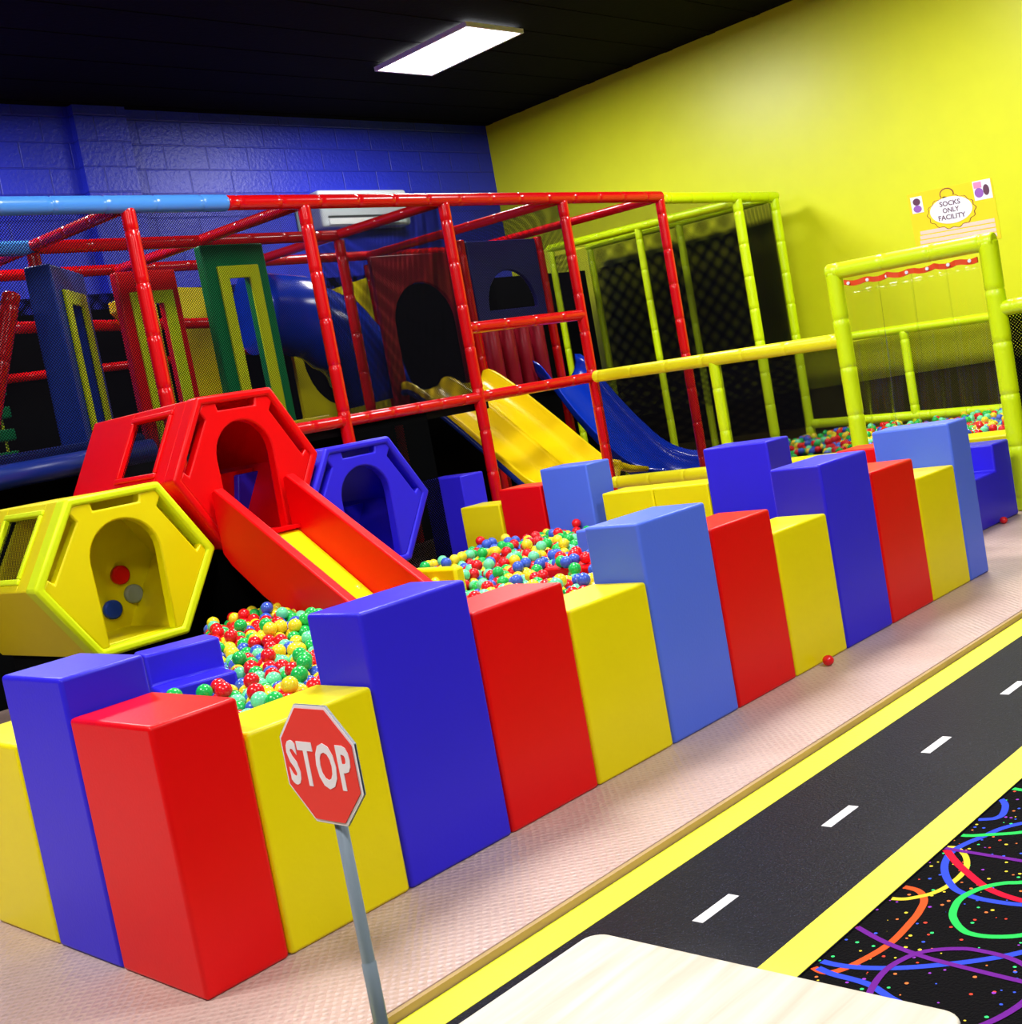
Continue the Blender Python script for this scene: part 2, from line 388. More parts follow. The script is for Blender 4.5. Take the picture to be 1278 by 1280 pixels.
LOOPS = {
'orange': [[(1.412, -1.373), (1.425, -1.425), (1.417, -1.493), (1.369, -1.535), (1.305, -1.553), (1.24, -1.561), (1.095, -1.565), (0.966, -1.534), (0.91, -1.505), (0.9, -1.473), (0.926, -1.42)]],
'yellow': [[(1.724, -1.437), (1.725, -1.474), (1.67, -1.526), (1.583, -1.56), (1.478, -1.559), (1.416, -1.54), (1.378, -1.511), (1.351, -1.477), (1.341, -1.418)]],
'blue': [[(2.025, -1.639), (1.963, -1.58), (1.906, -1.538), (1.833, -1.511), (1.76, -1.483), (1.693, -1.471), (1.617, -1.485), (1.548, -1.516), (1.487, -1.559), (1.448, -1.603), (1.423, -1.682), (1.427, -1.787), (1.455, -1.861)],
 [(2.17, -1.388), (2.145, -1.434), (2.095, -1.474), (2.019, -1.497), (1.982, -1.491), (1.966, -1.472), (1.948, -1.428)],
 [(0.971, -1.378), (0.949, -1.438), (0.949, -1.529), (0.988, -1.64), (1.056, -1.748), (1.116, -1.823), (1.178, -1.883), (1.258, -1.932)],
 [(0.912, -1.459), (0.898, -1.512), (0.894, -1.573), (0.886, -1.62), (0.868, -1.658), (0.849, -1.694), (0.834, -1.736), (0.819, -1.789)]],
'red': [[(1.775, -1.393), (1.715, -1.441), (1.642, -1.502), (1.583, -1.56), (1.49, -1.669), (1.45, -1.778), (1.455, -1.861)]],
'green': [[(1.619, -1.802), (1.559, -1.736), (1.538, -1.694), (1.5, -1.657), (1.45, -1.633), (1.393, -1.624), (1.321, -1.64), (1.279, -1.663), (1.243, -1.696), (1.224, -1.73), (1.227, -1.784), (1.262, -1.85), (1.339, -1.903)],
 [(1.832, -1.401), (1.821, -1.457), (1.844, -1.514), (1.894, -1.606), (1.969, -1.675)],
 [(2.221, -1.585), (2.23, -1.477), (2.232, -1.434), (2.176, -1.412)]],
'purple': [[(1.173, -1.409), (1.152, -1.443), (1.103, -1.546), (1.07, -1.657), (1.056, -1.748), (1.04, -1.936), (1.036, -2.042)],
 [(0.822, -1.647), (0.858, -1.635), (0.923, -1.623), (0.981, -1.622), (1.03, -1.633), (1.077, -1.654), (1.11, -1.688), (1.135, -1.733), (1.146, -1.776), (1.139, -1.86), (1.108, -1.924), (1.055, -1.963), (1.006, -1.975), (0.946, -1.972), (0.874, -1.953), (0.804, -1.922)],
 [(1.718, -1.418), (1.71, -1.472), (1.703, -1.565), (1.693, -1.684), (1.677, -1.781)]]}
def spline(P, n=6):
    P = [Vector((a, b)) for a, b in P]; out = []
    Q = [P[0] * 2 - P[1]] + P + [P[-1] * 2 - P[-2]]
    for i in range(1, len(Q) - 2):
        for k in range(n):
            t = k / n; a, b, c, d = Q[i - 1:i + 3]
            out.append(0.5 * (2 * b + (c - a) * t + (2 * a - 5 * b + 4 * c - d) * t * t + (3 * b - a - 3 * c + d) * t ** 3))
    return out + [P[-1]]
cp = MB().box((X0, Y0, -0.06), (XW, -1.44, -0.034))
lnames = list(LOOPC); rr = random.Random(5)
wid = {'orange': .0105, 'yellow': .009, 'blue': .011, 'red': .012, 'green': .0105, 'purple': .009}
strokes = [(k, L) for k in lnames for L in LOOPS[k]]
for i in range(26):   # the carpet's pattern goes on beyond the part in view
    cx_, cy_ = rr.uniform(2.4, 8), rr.uniform(-5, -1.75)
    ph, a_, b_ = rr.uniform(0, 6), rr.uniform(.12, .4), rr.uniform(.08, .2)
    if cy_ + a_ > -1.46: cy_ = -1.5 - a_
    strokes.append((lnames[i % 6], [(cx_ + a_ * math.cos(t * .55) * math.cos(ph) - b_ * math.sin(t * .55) * math.sin(ph), cy_ + a_ * math.cos(t * .55) * math.sin(ph) + b_ * math.sin(t * .55) * math.cos(ph)) for t in range(13)]))
for si, (k, L) in enumerate(strokes):
    S = [p for p in spline(L) if p.y < -1.441]; w = wid[k]; rows = []
    z = -0.0335 + 0.0001 * si
    for i, p in enumerate(S):
        t = (S[min(i + 1, len(S) - 1)] - S[max(i - 1, 0)]).normalized(); nrm = Vector((-t.y, t.x))
        a, b = p + nrm * w, p - nrm * w
        rows.append([(a.x, min(a.y, -1.441), z), (b.x, min(b.y, -1.441), z)])
    if len(rows) > 1: cp.loft(rows, mi=1 + lnames.index(k), smooth=False)
struct(cp, 'carpet_floor', ['carpet'] + ['loop' + k for k in lnames], 'black carpet floor with neon loops and confetti flecks')
w = MB().box((X0, YB, 0), (XW + .2, YB + 0.2, ZC)); struct(w, 'wall_back', 'blue_wall', 'blue painted concrete block wall')
w = MB().box((5.95, YB - 0.12, 0), (6.63, YB, ZC)); struct(w, 'wall_column', 'blue_wall', 'blue painted pilaster standing out of the back wall')
w = MB().box((XW, Y0, 0), (XW + 0.2, YB, ZC)); struct(w, 'wall_right', 'yellow_wall', 'smooth bright yellow wall')
w = MB().box((XW - 0.02, -3, 0), (XW, YB, 0.96)); struct(w, 'baseboard_right', 'olive', 'dark olive painted lower band of the yellow wall')
w = MB().box((X0 - 0.2, Y0, -0.06), (X0, YB, ZC)); struct(w, 'wall_left', 'plain_wall')
w = MB().box((X0, Y0 - 0.2, -0.06), (XW, Y0, ZC)); struct(w, 'wall_front', 'plain_wall')
w = MB().box((X0, Y0, ZC), (XW, YB, ZC + 0.2))
for i in range(24): w.box((X0, Y0 + 0.5 + i * .7, ZC - 0.006), (XW, Y0 + 0.62 + i * .7, ZC))
struct(w, 'ceiling', 'ceiling', 'black painted ceiling with shallow ribs')

# ceiling lights
def ceiling_light(x, y, label):
    t = thing('ceiling_light', label, 'light', (x, y, ZC - 0.07))
    f = MB(); hx, hy, z = 0.45, 0.78, ZC - 0.03
    for a in ((-hx - .03, -hy - .03, -hx, hy + .03), (hx, -hy - .03, hx + .03, hy + .03), (-hx, -hy - .03, hx, -hy), (-hx, hy, hx, hy + .03)):
        f.box((x + a[0], y + a[1], z - .05), (x + a[2], y + a[3], z))
    f.build('frame', 'white', t)
    MB().box((x - hx, y - hy, z - 0.04), (x + hx, y + hy, z - 0.01)).build('diffuser', 'lamp', t)
    l = bpy.data.lights.new('lamp', 'AREA'); l.shape = 'RECTANGLE'; l.size = 0.86; l.size_y = 1.5; l.energy = LAMP; l.color = (1.0, 0.985, 0.96)
    lo = bpy.data.objects.new('lamp', l); COL.objects.link(lo); lo.parent = t; lo.location = (0, 0, -0.02)
LAMP = 300
for (x, y, lb) in ((9.36, 7.3, 'bright rectangular ceiling light panel above the play frame near the yellow wall'),
                   (9.55, 1.9, 'ceiling light panel over the lime gate'), (3.4, 1.9, 'ceiling light panel over the ball pit wall'),
                   (-2.75, 1.9, 'ceiling light panel behind the short yellow corner block'),
                   (-2.75, -4.1, 'ceiling light panel over the wooden table'),
                   (3.4, -4.1, 'added unseen ceiling fill light over the neon carpet'), (2.8, 7.9, 'ceiling light panel near the blue wall above the climbing boards')):  # carpet panel is out of view, added to brighten the block fronts
    ceiling_light(x, y, lb)

# air conditioner and junction box on the blue wall
ac = thing('air_conditioner', 'white wall mounted air conditioner high on the blue wall', 'air conditioner', (10.0, YB, 4.25))
MB().box((9.2, YB - 0.26, 4.27), (10.82, YB - 0.001, 4.78), bev=0.05, seg=3).build('body', 'acwhite', ac)
MB().box((9.3, YB - 0.275, 4.40), (10.7, YB - 0.25, 4.425)).build('air_slot', 'greyslot', ac)
MB().box((9.3, YB - 0.28, 4.30), (10.7, YB - 0.25, 4.385), bev=0.012).build('louver', 'white', ac)
jb = MB().box((8.93, YB - 0.07, 4.06), (9.08, YB - 0.001, 4.23), bev=0.01).box((8.95, YB - 0.03, 4.23), (8.99, YB - 0.001, 4.56))
tag(jb.build('junction_box', 'boxgrey'), 'small grey electrical junction box below the air conditioner', 'junction box')

# ------------------------------------------------------------------ foam block wall
H1, H2, H3 = 0.704, 0.822, 0.948
def block(lo, hi, mat, label, group):
    mb = MB().box((lo[0] + .003, lo[1] + .003, lo[2]), (hi[0] - .003, hi[1] - .003, hi[2]), bev=0.014, seg=3)
    return tag(mb.build('foam_block', mat), label, 'foam block', group)
xs = [0, 0.303] + [0.303 + 0.5 * i for i in range(1, 11)] + [5.57]
FR = [('red', H2, 'red foam block at the near outside corner of the pit wall'),
 ('yellow', H1, 'short yellow foam block directly behind the stop sign'),
 ('indigo', H3, 'tall indigo foam block next to the yellow block behind the stop sign'),
 ('red', H2, 'red foam block between the nearest tall indigo block and a short yellow block'),
 ('yellow', H1, 'short yellow foam block touching the tall light blue block in mid row'),
 ('light blue', H3, 'tall light blue foam block in the middle of the front row'),
 ('red', H2, 'red foam block between the middle light blue block and a short yellow block'),
 ('yellow', H1, 'short yellow foam block with a stray red ball at its foot'),
 ('indigo', H3, 'tall indigo foam block standing after the yellow block with the stray ball'),
 ('red', H2, 'red foam block between the farther indigo block and the last yellow block'),
 ('yellow', H1, 'short yellow foam block beside the light blue end block of the front row'),
 ('light blue', H3, 'tall light blue foam block ending the front row beside the indigo steps')]
for i, (c, h, lb) in enumerate(FR):
    d = 0.498 if i in (0, 11) else 0.3
    block((xs[i], 0, 0), (xs[i + 1], d, h), c, lb, 'foam blocks along the front of the ball pit')
block((0, .498, 0), (.3, .935, H3), 'indigo', 'tall indigo foam block behind the red corner block', 'foam blocks along the short side of the ball pit')
block((0, .935, 0), (.3, 1.43, H1), 'yellow', 'yellow foam block cut by the photo edge beyond the indigo corner neighbour', 'foam blocks along the short side of the ball pit')
g2 = 'foam blocks across the far end of the ball pit'
for y0, y1, h, c, lb in ((.5, .94, H2, 'red', 'red foam block just peeping out behind the light blue end block'),
    (.94, 1.44, H1, 'yellow', 'yellow foam block half hidden between two indigo blocks'),
    (1.44, 1.98, H3, 'indigo', 'tall indigo foam block of the far end row beside the long yellow stretch'),
    (1.98, 2.48, H1, 'yellow', 'short yellow foam block adjoining the far indigo block'),
    (2.48, 2.98, H1, 'yellow', 'short yellow foam block adjoining the far light blue block'),
    (3.08, 3.58, H3, 'light blue', 'tall light blue foam block in front of the yellow slide'),
    (3.6, 4.08, H2, 'red', 'red foam block at the back of the ball pit beside a red post'),
    (4.1, 4.58, H1, 'yellow', 'small looking yellow foam block at the back of the pit by the indigo corner')):
    block((5.62, y0, 0), (5.92, y1, h), c, lb, g2)
block((6.03, 4.93, 0), (6.33, 5.46, H3), 'indigo', 'indigo foam block at the far back corner behind the indigo tunnel', g2)
st = MB().box((4.32, 1.72, 0), (4.75, 2.15, .63), bev=.014, seg=3)
tag(st.build('foam_block', 'light blue'), 'low light blue foam seat sunk among the balls behind the front row', 'foam block')
st = MB().box((3.75, 1.3, 0), (4.3, 1.95, .5), bev=.014, seg=3)
tag(st.build('foam_pad', 'red'), 'flat red foam pad level with the balls beside the low light blue seat', 'foam pad')
tag(MB().box((3.40, 2.35, 0.02), (3.48, 2.80, .60), bev=.02).build('foam_pad', 'yellow'), 'narrow yellow foam bumper at the foot of the red slide', 'foam pad')
# steps
def prism_x(poly, y0, y1): return [(Vector((0, y0, 0)), (1, 0, 0), (0, 0, 1), (0, 1, 0)), y1 - y0]
sm = MB()
fr, dp = prism_x(None, 0.62, 1.75)
sm.prism([(6.45, 0), (7.62, 0), (7.62, .58), (7.32, .58), (7.32, .38), (6.45, .38)], fr, dp, bev=0.014)
tag(sm.build('foam_steps', 'indigo'), 'indigo foam steps leading up to the lime gate', 'steps')
sm = MB(); c_, s_ = math.cos(-.26), math.sin(-.26); o_ = Vector((1.08, 1.98, 0))
sm.prism([(-.16, 0), (.2, 0), (.2, .70), (0, .70), (0, .55), (-.16, .55)], (o_ , (-s_, c_, 0), (0, 0, 1), (c_, s_, 0)), 0.36, bev=0.014)
tag(sm.build('foam_steps', 'indigo'), 'indigo foam steps down into the balls before the yellow tunnel', 'steps')
tag(MB().box((7.92, .72, 0), (8.35, 1.7, .58), bev=.014).build('foam_pad', 'yellow'), 'yellow foam pad inside the lime gate at the edge of the balls', 'foam pad')

# ------------------------------------------------------------------ hexagon tunnels
def hexpts(k, s, h): return [(-k * s / 2, k * h), (k * s / 2, k * h), (k * s, 0), (k * s / 2, -k * h), (-k * s / 2, -k * h), (-k * s, 0)]
def tunnel(label, x, z, s, h, mat, rimmat, back, length, base_top, discs=False, base_w=.45):
    y = 3.55
    t = thing('hexagon_tunnel', label, 'play tunnel', (x, y, z - h), 'foam hexagon tunnels')
    fr = lambda yy: ((x, yy, z), (1, 0, 0), (0, 0, 1), (0, 1, 0))
    MB().prism(hexpts(1, s, h), fr(y), 0.13, holes=[hexpts(.89, s, h)], bev=0.018).build('rim', rimmat, t)
    # front panel: arch doorway, notches along the upper edges
    e = lambda L: [(a * s, b * h / .866) for a, b in L]
    arch = [(.38 * math.cos(a), .14 + .40 * math.sin(a)) for a in [PI * k / 16 for k in range(17)]]
    out = [(-.445, -.78), (-.9, 0.0), (-.84, .09), (-.78, .02), (-.435, .60), (-.50, .70), (-.45, .78), (-.26, .78), (-.25, .685),
           (.25, .685), (.26, .78), (.45, .78), (.50, .70), (.435, .60), (.78, .02), (.84, .09), (.9, 0.0), (.445, -.78), (.36, -.78)]
    poly = out + arch + [(-.36, -.78)]
    MB().prism(e(poly), fr(y + .012), 0.08, bev=0.012).build('front_panel', mat, t)
    # shell: six slabs, the upper one towards the short wall has a window
    P = hexpts(.985, s, h); y0, y1 = y + .13, y + length; sh = MB()
    for i in range(6):
        a, b = Vector((P[i][0], 0, P[i][1])), Vector((P[(i + 1) % 6][0], 0, P[(i + 1) % 6][1]))
        u = (b - a).normalized(); L = (b - a).length; n = Vector((0, 1, 0)).cross(u); 
        if n.dot(-a) < 0: n = -n
        o = Vector((x, 0, z)) + a
        def slab(u0, u1, v0, v1, m=sh): m.prism([(u0, v0), (u1, v0), (u1, v1), (u0, v1)], (o, u, (0, 1, 0), n), 0.05, bev=.006)
        if i == 5:   # left vertex up to top-left vertex
            wy0, wy1, u0, u1 = y0 + .13, y0 + .13 + .52, .08 * L, .92 * L
            slab(0, L, y0, wy0); slab(0, L, wy1, y1); slab(0, u0, wy0, wy1); slab(u1, L, wy0, wy1)
            wf = MB(); m_ = .035; n_o = -n
            for q in ((u0, u0 + m_, wy0, wy1), (u1 - m_, u1, wy0, wy1), (u0 + m_, u1 - m_, wy0, wy0 + m_), (u0 + m_, u1 - m_, wy1 - m_, wy1)):
                wf.prism([(q[0], q[2]), (q[1], q[2]), (q[1], q[3]), (q[0], q[3])], (o - n * .012, u, (0, 1, 0), n), 0.05, bev=.008)
            wfo = wf.build('window_frame', rimmat, t)
            MB().quad_uv(o + u * u0 + Vector((0, wy0, 0)) + n * .02, u * (u1 - u0), Vector((0, wy1 - wy0, 0))).build('window_net', 'net', wfo)
        else: slab(0, L, y0, y1)
    sh.build('shell', mat, t)
    bp = MB()
    if back == 'full': bp.prism(hexpts(.9, s, h), fr(y + .66), .05)
    else: bp.prism([(-.84 * s, -.05 * h), (.84 * s, -.05 * h), (.45 * s, -.88 * h), (-.45 * s, -.88 * h)], fr(y + .66), .05)
    bp.build('back_panel', mat, t)
    if discs:
        for dx, dz, m_, lb in ((2.21, .89, 'red', 'red disc'), (2.275, .75, 'greypad', 'grey disc'), (2.11, .685, 'bluepad', 'blue disc')):
            c = Vector((dx, y + .66, dz))
            d = MB().tube([c, c + Vector((0, -.03, 0)), c + Vector((0, -.04, 0))], [.062, .062, .05], 24, 0).build('disc', m_, t); d['label'] = lb
    if mat == 'red':
        o = MB().prism([(.30, -.05), (.50, -.05), (.42, -.40), (.22, -.42)], fr(y + .60), .06, bev=.01).build('pad', 'indigo', t); o['label'] = 'indigo pad'
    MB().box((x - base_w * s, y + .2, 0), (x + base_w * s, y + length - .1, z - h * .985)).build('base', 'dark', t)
    return t
tunnel('yellow foam hexagon tunnel with arched mouth and discs inside', 1.946, .971, .600, .475, 'yellow', 'lime', 'full', 1.35, .5, True)
tunnel('red foam hexagon tunnel perched on top with the slide coming out', 2.907, 1.424, .565, .488, 'red', 'red', 'low', 1.35, .9)
tunnel('indigo foam hexagon tunnel with arched mouth beside the red slide', 3.822, .997, .575, .452, 'indigo', 'indigo', 'low', 1.2, .5)
# foam slide
sl = thing('foam_slide', 'red foam slide with yellow lane running down from the red tunnel', 'slide', (2.9, 2.6, 0.2))
prof = [(3.54, 1.31), (3.50, 1.33), (2.02, .36), (2.0, .30), (2.10, .22), (2.52, .25), (2.8, .40), (3.2, .64), (3.47, .84), (3.54, .92)]
for x0, lb in ((2.575, None), (3.13, None)):
    MB().prism(prof, ((x0, 0, 0), (0, 1, 0), (0, 0, 1), (1, 0, 0)), .072, bev=.012).build('side_panel', 'red', sl)
MB().prism([(3.54, .985), (3.46, .96), (2.30, .15), (2.34, .12), (3.46, .90), (3.54, .925)], ((2.649, 0, 0), (0, 1, 0), (0, 0, 1), (1, 0, 0)), .479, bev=.006).build('lane', 'yellow', sl)
sl.children[-1]['label'] = 'yellow sliding lane'
MB().prism([(3.548, .999), (3.44, .999), (3.44, .975), (3.548, .975)], ((2.649, 0, 0), (0, 1, 0), (0, 0, 1), (1, 0, 0)), .479).build('lip', 'red', sl)

# ------------------------------------------------------------------ red climbing frame
GX = [1.75, 3.41, 5.07, 6.72, 8.44, 10.15]; FY, MY, BY, ZT = 5.2, 6.8, 8.4, 3.50
RP = 0.056
fr_ = thing('climbing_structure', 'large red tubular climbing frame with black netting along the blue wall', 'climbing frame', (6.0, 6.8, 0))
def post(p, x, y, z0, z1, m='tube_red', r=RP): return MB().pipe((x, y, z0), (x, y, z1), r).build('post', m, p)
def rail(p, a, b, m='tube_red', r=RP, ties=.42): return MB().pipe(a, b, r, ties=ties).build('rail', m, p)
for x in GX[1:]: post(fr_, x, FY, 0, ZT - .03)
for x in GX[1:]: post(fr_, x, BY, 0, ZT - .03)
for x in (3.41, 5.07, 6.72): post(fr_, x, MY, 1.6 if x > 3.5 else 0, ZT - .03)
post(fr_, 8.78, 7.12, 0, ZT - .03); post(fr_, 10.15, 7.12, 0, ZT - .03)
o = rail(fr_, (.6, FY, ZT), (4.3, FY, ZT), 'tube_blue', .066); o['label'] = 'light blue sleeved rail'
rail(fr_, (4.3, FY, ZT), (10.18, FY, ZT), r=.06)
rail(fr_, (3.3, BY, ZT + .08), (10.15, BY, ZT + .08))
rail(fr_, (3.41, MY, ZT + .02), (6.72, MY, ZT + .02))
o = rail(fr_, (.8, MY, ZT + .02), (3.41, MY, ZT + .02), 'tube_blue', .062); o['label'] = 'light blue sleeved rail'
for x in GX[1:]: rail(fr_, (x, FY, ZT - .01), (x, BY, ZT + .07), r=.05)
rail(fr_, (6.72, FY, 2.28), (8.44, FY, 2.28)); rail(fr_, (6.72, FY, 1.62), (8.44, FY, 1.62))
rail(fr_, (4.3, FY, 1.62), (6.72, FY, 1.62), r=.052, ties=.3)
rail(fr_, (1.75, MY, 2.95), (5.07, MY, 2.75), r=.05); rail(fr_, (3.41, BY, 2.6), (8.44, BY, 2.6), r=.045)
rail(fr_, (3.41, MY, 3.0), (4.3, BY, 3.25), r=.045)
rail(fr_, (2.55, FY + .35, 2.95), (1.75, FY + .35, .9), r=.065)
o = MB().tube([(.5, 5.2, 1.63), (3.2, 5.2, 1.66)], .085, 16).build('rail', 'navy', fr_); o['label'] = 'navy padded rail'
o = MB().box((.5, 5.24, 1.70), (3.2, 5.75, 1.80), bev=.03).build('deck_pad', 'navy', fr_)
MB().box((3.3, 5.27, 1.50), (6.9, 8.35, 1.58)).build('deck', 'black', fr_)
MB().box((6.9, 7.15, 1.50), (10.3, 8.35, 1.58)).build('deck', 'black', fr_)
o = MB().box((4.5, 5.28, 1.585), (5.0, 5.42, 1.70), bev=.02).build('deck_pad', 'yellow', fr_); o['label'] = 'yellow edge pad'
def net(p, o, u, v, m='net'): return MB().quad_uv(o, u, v).build('netting', m, p)
net(fr_, (.6, FY + .02, 1.66), (GX[3] - .6, 0, 0), (0, 0, ZT - 1.7))
net(fr_, (GX[3], FY + .02, 2.30), (GX[4] - GX[3], 0, 0), (0, 0, ZT - 2.32))
net(fr_, (GX[3], FY + .05, 1.62), (0, 1.9, 0), (0, 0, 1.86))
net(fr_, (3.41, BY + .03, 1.0), (7.2, 0, 0), (0, 0, 2.35), 'net_dense')
net(fr_, (5.07, FY, 0.02), (.94, 0, 0), (0, 0, 1.56), 'net_dense')
MB().box((.6, 5.78, 0), (3.34, 5.82, 1.62)).build('skirt_board', 'dark', fr_)
net(fr_, (8.44, FY, ZT - .02), (1.7, 0, 0), (0, 3.2, .08))
MB().box((3.3, 8.46, 0), (12.6, 8.50, 3.2)).build('shade_backing_board', 'dark', fr_)  # made black to stand for the shaded, net-covered wall behind

# lime frame at the yellow wall
lf = thing('climbing_structure', 'lime green tubular frame with black netting standing against the yellow wall', 'climbing frame', (11.8, 6.2, 0))
RL = .062
post(lf, 11.74, FY, 0, ZT - .05, 'tube_lime', RL); post(lf, 12.6, FY, 0, ZT - .05, 'tube_lime', RL)
rail(lf, (10.22, FY, ZT - .02), (12.66, FY, ZT - .02), 'tube_lime', RL); rail(lf, (11.74, FY, ZT - .08), (11.74, 8.35, ZT + .02), 'tube_lime', .055)
rail(lf, (12.6, FY, ZT - .03), (12.6, 8.35, ZT + .02), 'tube_lime', .055)
for x, y in ((11.74, 6.75), (11.74, 8.3), (12.6, 8.3), (12.6, 6.7)): post(lf, x, y, 0, ZT - .03, 'tube_lime', .05)
net(lf, (12.62, FY, .5), (0, 3.1, 0), (0, 0, 2.68), 'net_dense'); net(lf, (12.62, FY, 3.18), (0, 3.1, 0), (0, 0, .3))
net(lf, (10.2, FY, ZT - .04), (2.4, 0, 0), (0, 3.1, .05)); net(lf, (11.74, FY + .06, 1.0), (0, 3.0, 0), (0, 0, 2.4))
net(lf, (11.74, FY + .02, .5), (.86, 0, 0), (0, 0, 2.9))

# panels inside the red frame
def framed_panel(name, label, x0, x1, y, z0, z1, mat, wx0, wx1, wz0, wz1, th=.10, rz=0., piv=None):
    t = thing(name, label, 'padded board', ((x0 + x1) / 2, y, z0), 'upright padded boards with yellow framed slots')
    b = MB(); b.prism([(x0, z0), (x1, z0), (x1, z1), (x0, z1)], ((0, y, 0), (1, 0, 0), (0, 0, 1), (0, 1, 0)), th,
                      holes=[[(wx0, wz0), (wx1, wz0), (wx1, wz1), (wx0, wz1)]], bev=.015)
    f = MB(); m = .085
    f.prism([(wx0 - m, wz0 - m), (wx1 + m, wz0 - m), (wx1 + m, wz1 + m), (wx0 - m, wz1 + m)], ((0, y - .03, 0), (1, 0, 0), (0, 0, 1), (0, 1, 0)), .03,
            holes=[[(wx0 + .015, wz0 + .02), (wx1 - .015, wz0 + .02), (wx1 - .015, wz1 - .02), (wx0 + .015, wz1 - .02)]], bev=.008)
    if rz:
        pv = Vector(piv); mt = Matrix.Translation(pv) @ Matrix.Rotation(rz, 4, 'Z') @ Matrix.Translation(-pv)
        for q in (b, f): bmesh.ops.transform(q.bm, verts=q.bm.verts, matrix=mt)
    b.build('board', mat, t); f.build('slot_frame', 'lime', t)
framed_panel('padded_board', 'upright green padded board with a yellow framed slot behind the netting', 4.24, 4.87, 5.6, 1.585, 3.25, 'green', 4.44, 4.68, 1.72, 2.98)
framed_panel('padded_board', 'upright red padded board with a yellow framed slot behind a red post', 3.66, 4.22, 6.0, 1.585, 3.14, 'red', 3.83, 4.06, 1.70, 2.88)
framed_panel('padded_board', 'thick blue padded board turned aside with a yellow framed slot', 2.92, 3.72, 5.62, 1.585, 3.17, 'bluepad', 3.16, 3.48, 1.75, 2.9, th=.2, rz=.78, piv=(2.92, 5.62, 0))
tag(MB().prism([(5.45, 1.9), (6.12, 1.9), (6.12, 3.3), (5.45, 3.35)], ((0, 8.25, 0), (1, 0, 0), (0, 0, 1), (0, 1, 0)), .05).build('padded_board', 'yellow'), 'dim yellow padded board at the back between the red and green boards', 'padded board')
yp = MB(); cv = [(.0, 3.0), (.40, 3.02), (.40, 1.6), (.22, 1.6)] + [(.22 + .16 * math.sin(PI * k / 10) - .22 * (k / 10) ** 3, 1.7 + 1.2 * k / 10) for k in range(11)]
yp.prism(cv, ((3.95, 6.6, 0), (1, 0, 0), (0, 0, 1), (0, 1, 0)), .12, bev=.01)
tag(yp.build('padded_board', 'slide_yellow'), 'yellow padded board with a curved waist between the blue and red boards', 'padded board')
ld = thing('climbing_net', 'hanging climbing net with green foam rungs at the edge of the frame', 'climbing net', (2.3, 6.0, 1.6))
for k in range(8): MB().box((1.9, 5.98, 1.75 + k * .17), (2.56, 6.04, 1.84 + k * .17), bev=.015).build('rung', 'green', ld)
for x in (1.95, 2.5): MB().tube([(x, 6.05, 1.6), (x, 6.05, 3.45)], .012, 8).build('rope', 'tube_yellow', ld)
def arch_panel(label, x0, x1, y, z0, z1, ax, aw, az0, aspring, mat, closed=False):
    arc = [(ax + aw * math.cos(PI * k / 16), aspring + aw * math.sin(PI * k / 16)) for k in range(17)]
    hole = arc + [(ax - aw, az0), (ax + aw, az0)]
    mb = MB().prism([(x0, z0), (x1, z0), (x1, z1), (x0, z1)], ((0, y, 0), (1, 0, 0), (0, 0, 1), (0, 1, 0)), .06, holes=[hole], bev=.01)
    return tag(mb.build('arch_board', mat), label, 'arch board')
arch_panel('shade-darkened red board with an arched doorway above the yellow slide', 7.36, 8.70, 7.10, 1.585, 3.34, 8.03, .48, 1.65, 2.55, 'shaded_red')
arch_panel('shade-darkened blue board with an arched window above the blue slide', 8.86, 10.08, 7.10, 2.45, 3.45, 9.50, .43, 2.62, 2.66, 'shaded_blue')
fr0 = MB().tube([(9.08, 7.18, 1.585), (9.08, 7.18, 1.6), (9.08, 7.18, 2.42), (9.08, 7.18, 2.44)], [.08, .1, .1, .08], 16).build('foam_roller', 'shaded_red')
tag(fr0, 'shade-darkened red foam roller standing under the arched window of the dark blue board', 'foam roller', 'foam rollers under the arched window')
for k in range(1, 4):
    o = fr0.copy(); COL.objects.link(o); o.location.x += k * .27
tag(MB().prism([(7.0, 1.585), (8.3, 1.585), (8.3, 3.3), (7.0, 3.05)], ((0, 8.30, 0), (1, 0, 0), (0, 0, 1), (0, 1, 0)), .05,
    holes=[[(7.62 + .5 * math.cos(2 * PI * k / 24), 2.45 + .62 * math.sin(2 * PI * k / 24)) for k in range(24)]]).build('arch_board', 'yellow'), 'yellow panel with a round hole at the back of the frame', 'arch board')
tb = MB(); arcp = [(6.25 + 1.3 * math.sin(a), 7.9 - .25 * math.sin(a), 2.95 - 1.15 * (1 - math.cos(a))) for a in [PI / 2 * k / 12 for k in range(13)]]
tb.tube(arcp, [.42 + (.03 if k % 3 == 0 else 0) for k in range(13)], 24)
tag(tb.build('tube_slide', 'slide_blue'), 'big blue curved tube slide behind the green panel', 'tube slide')

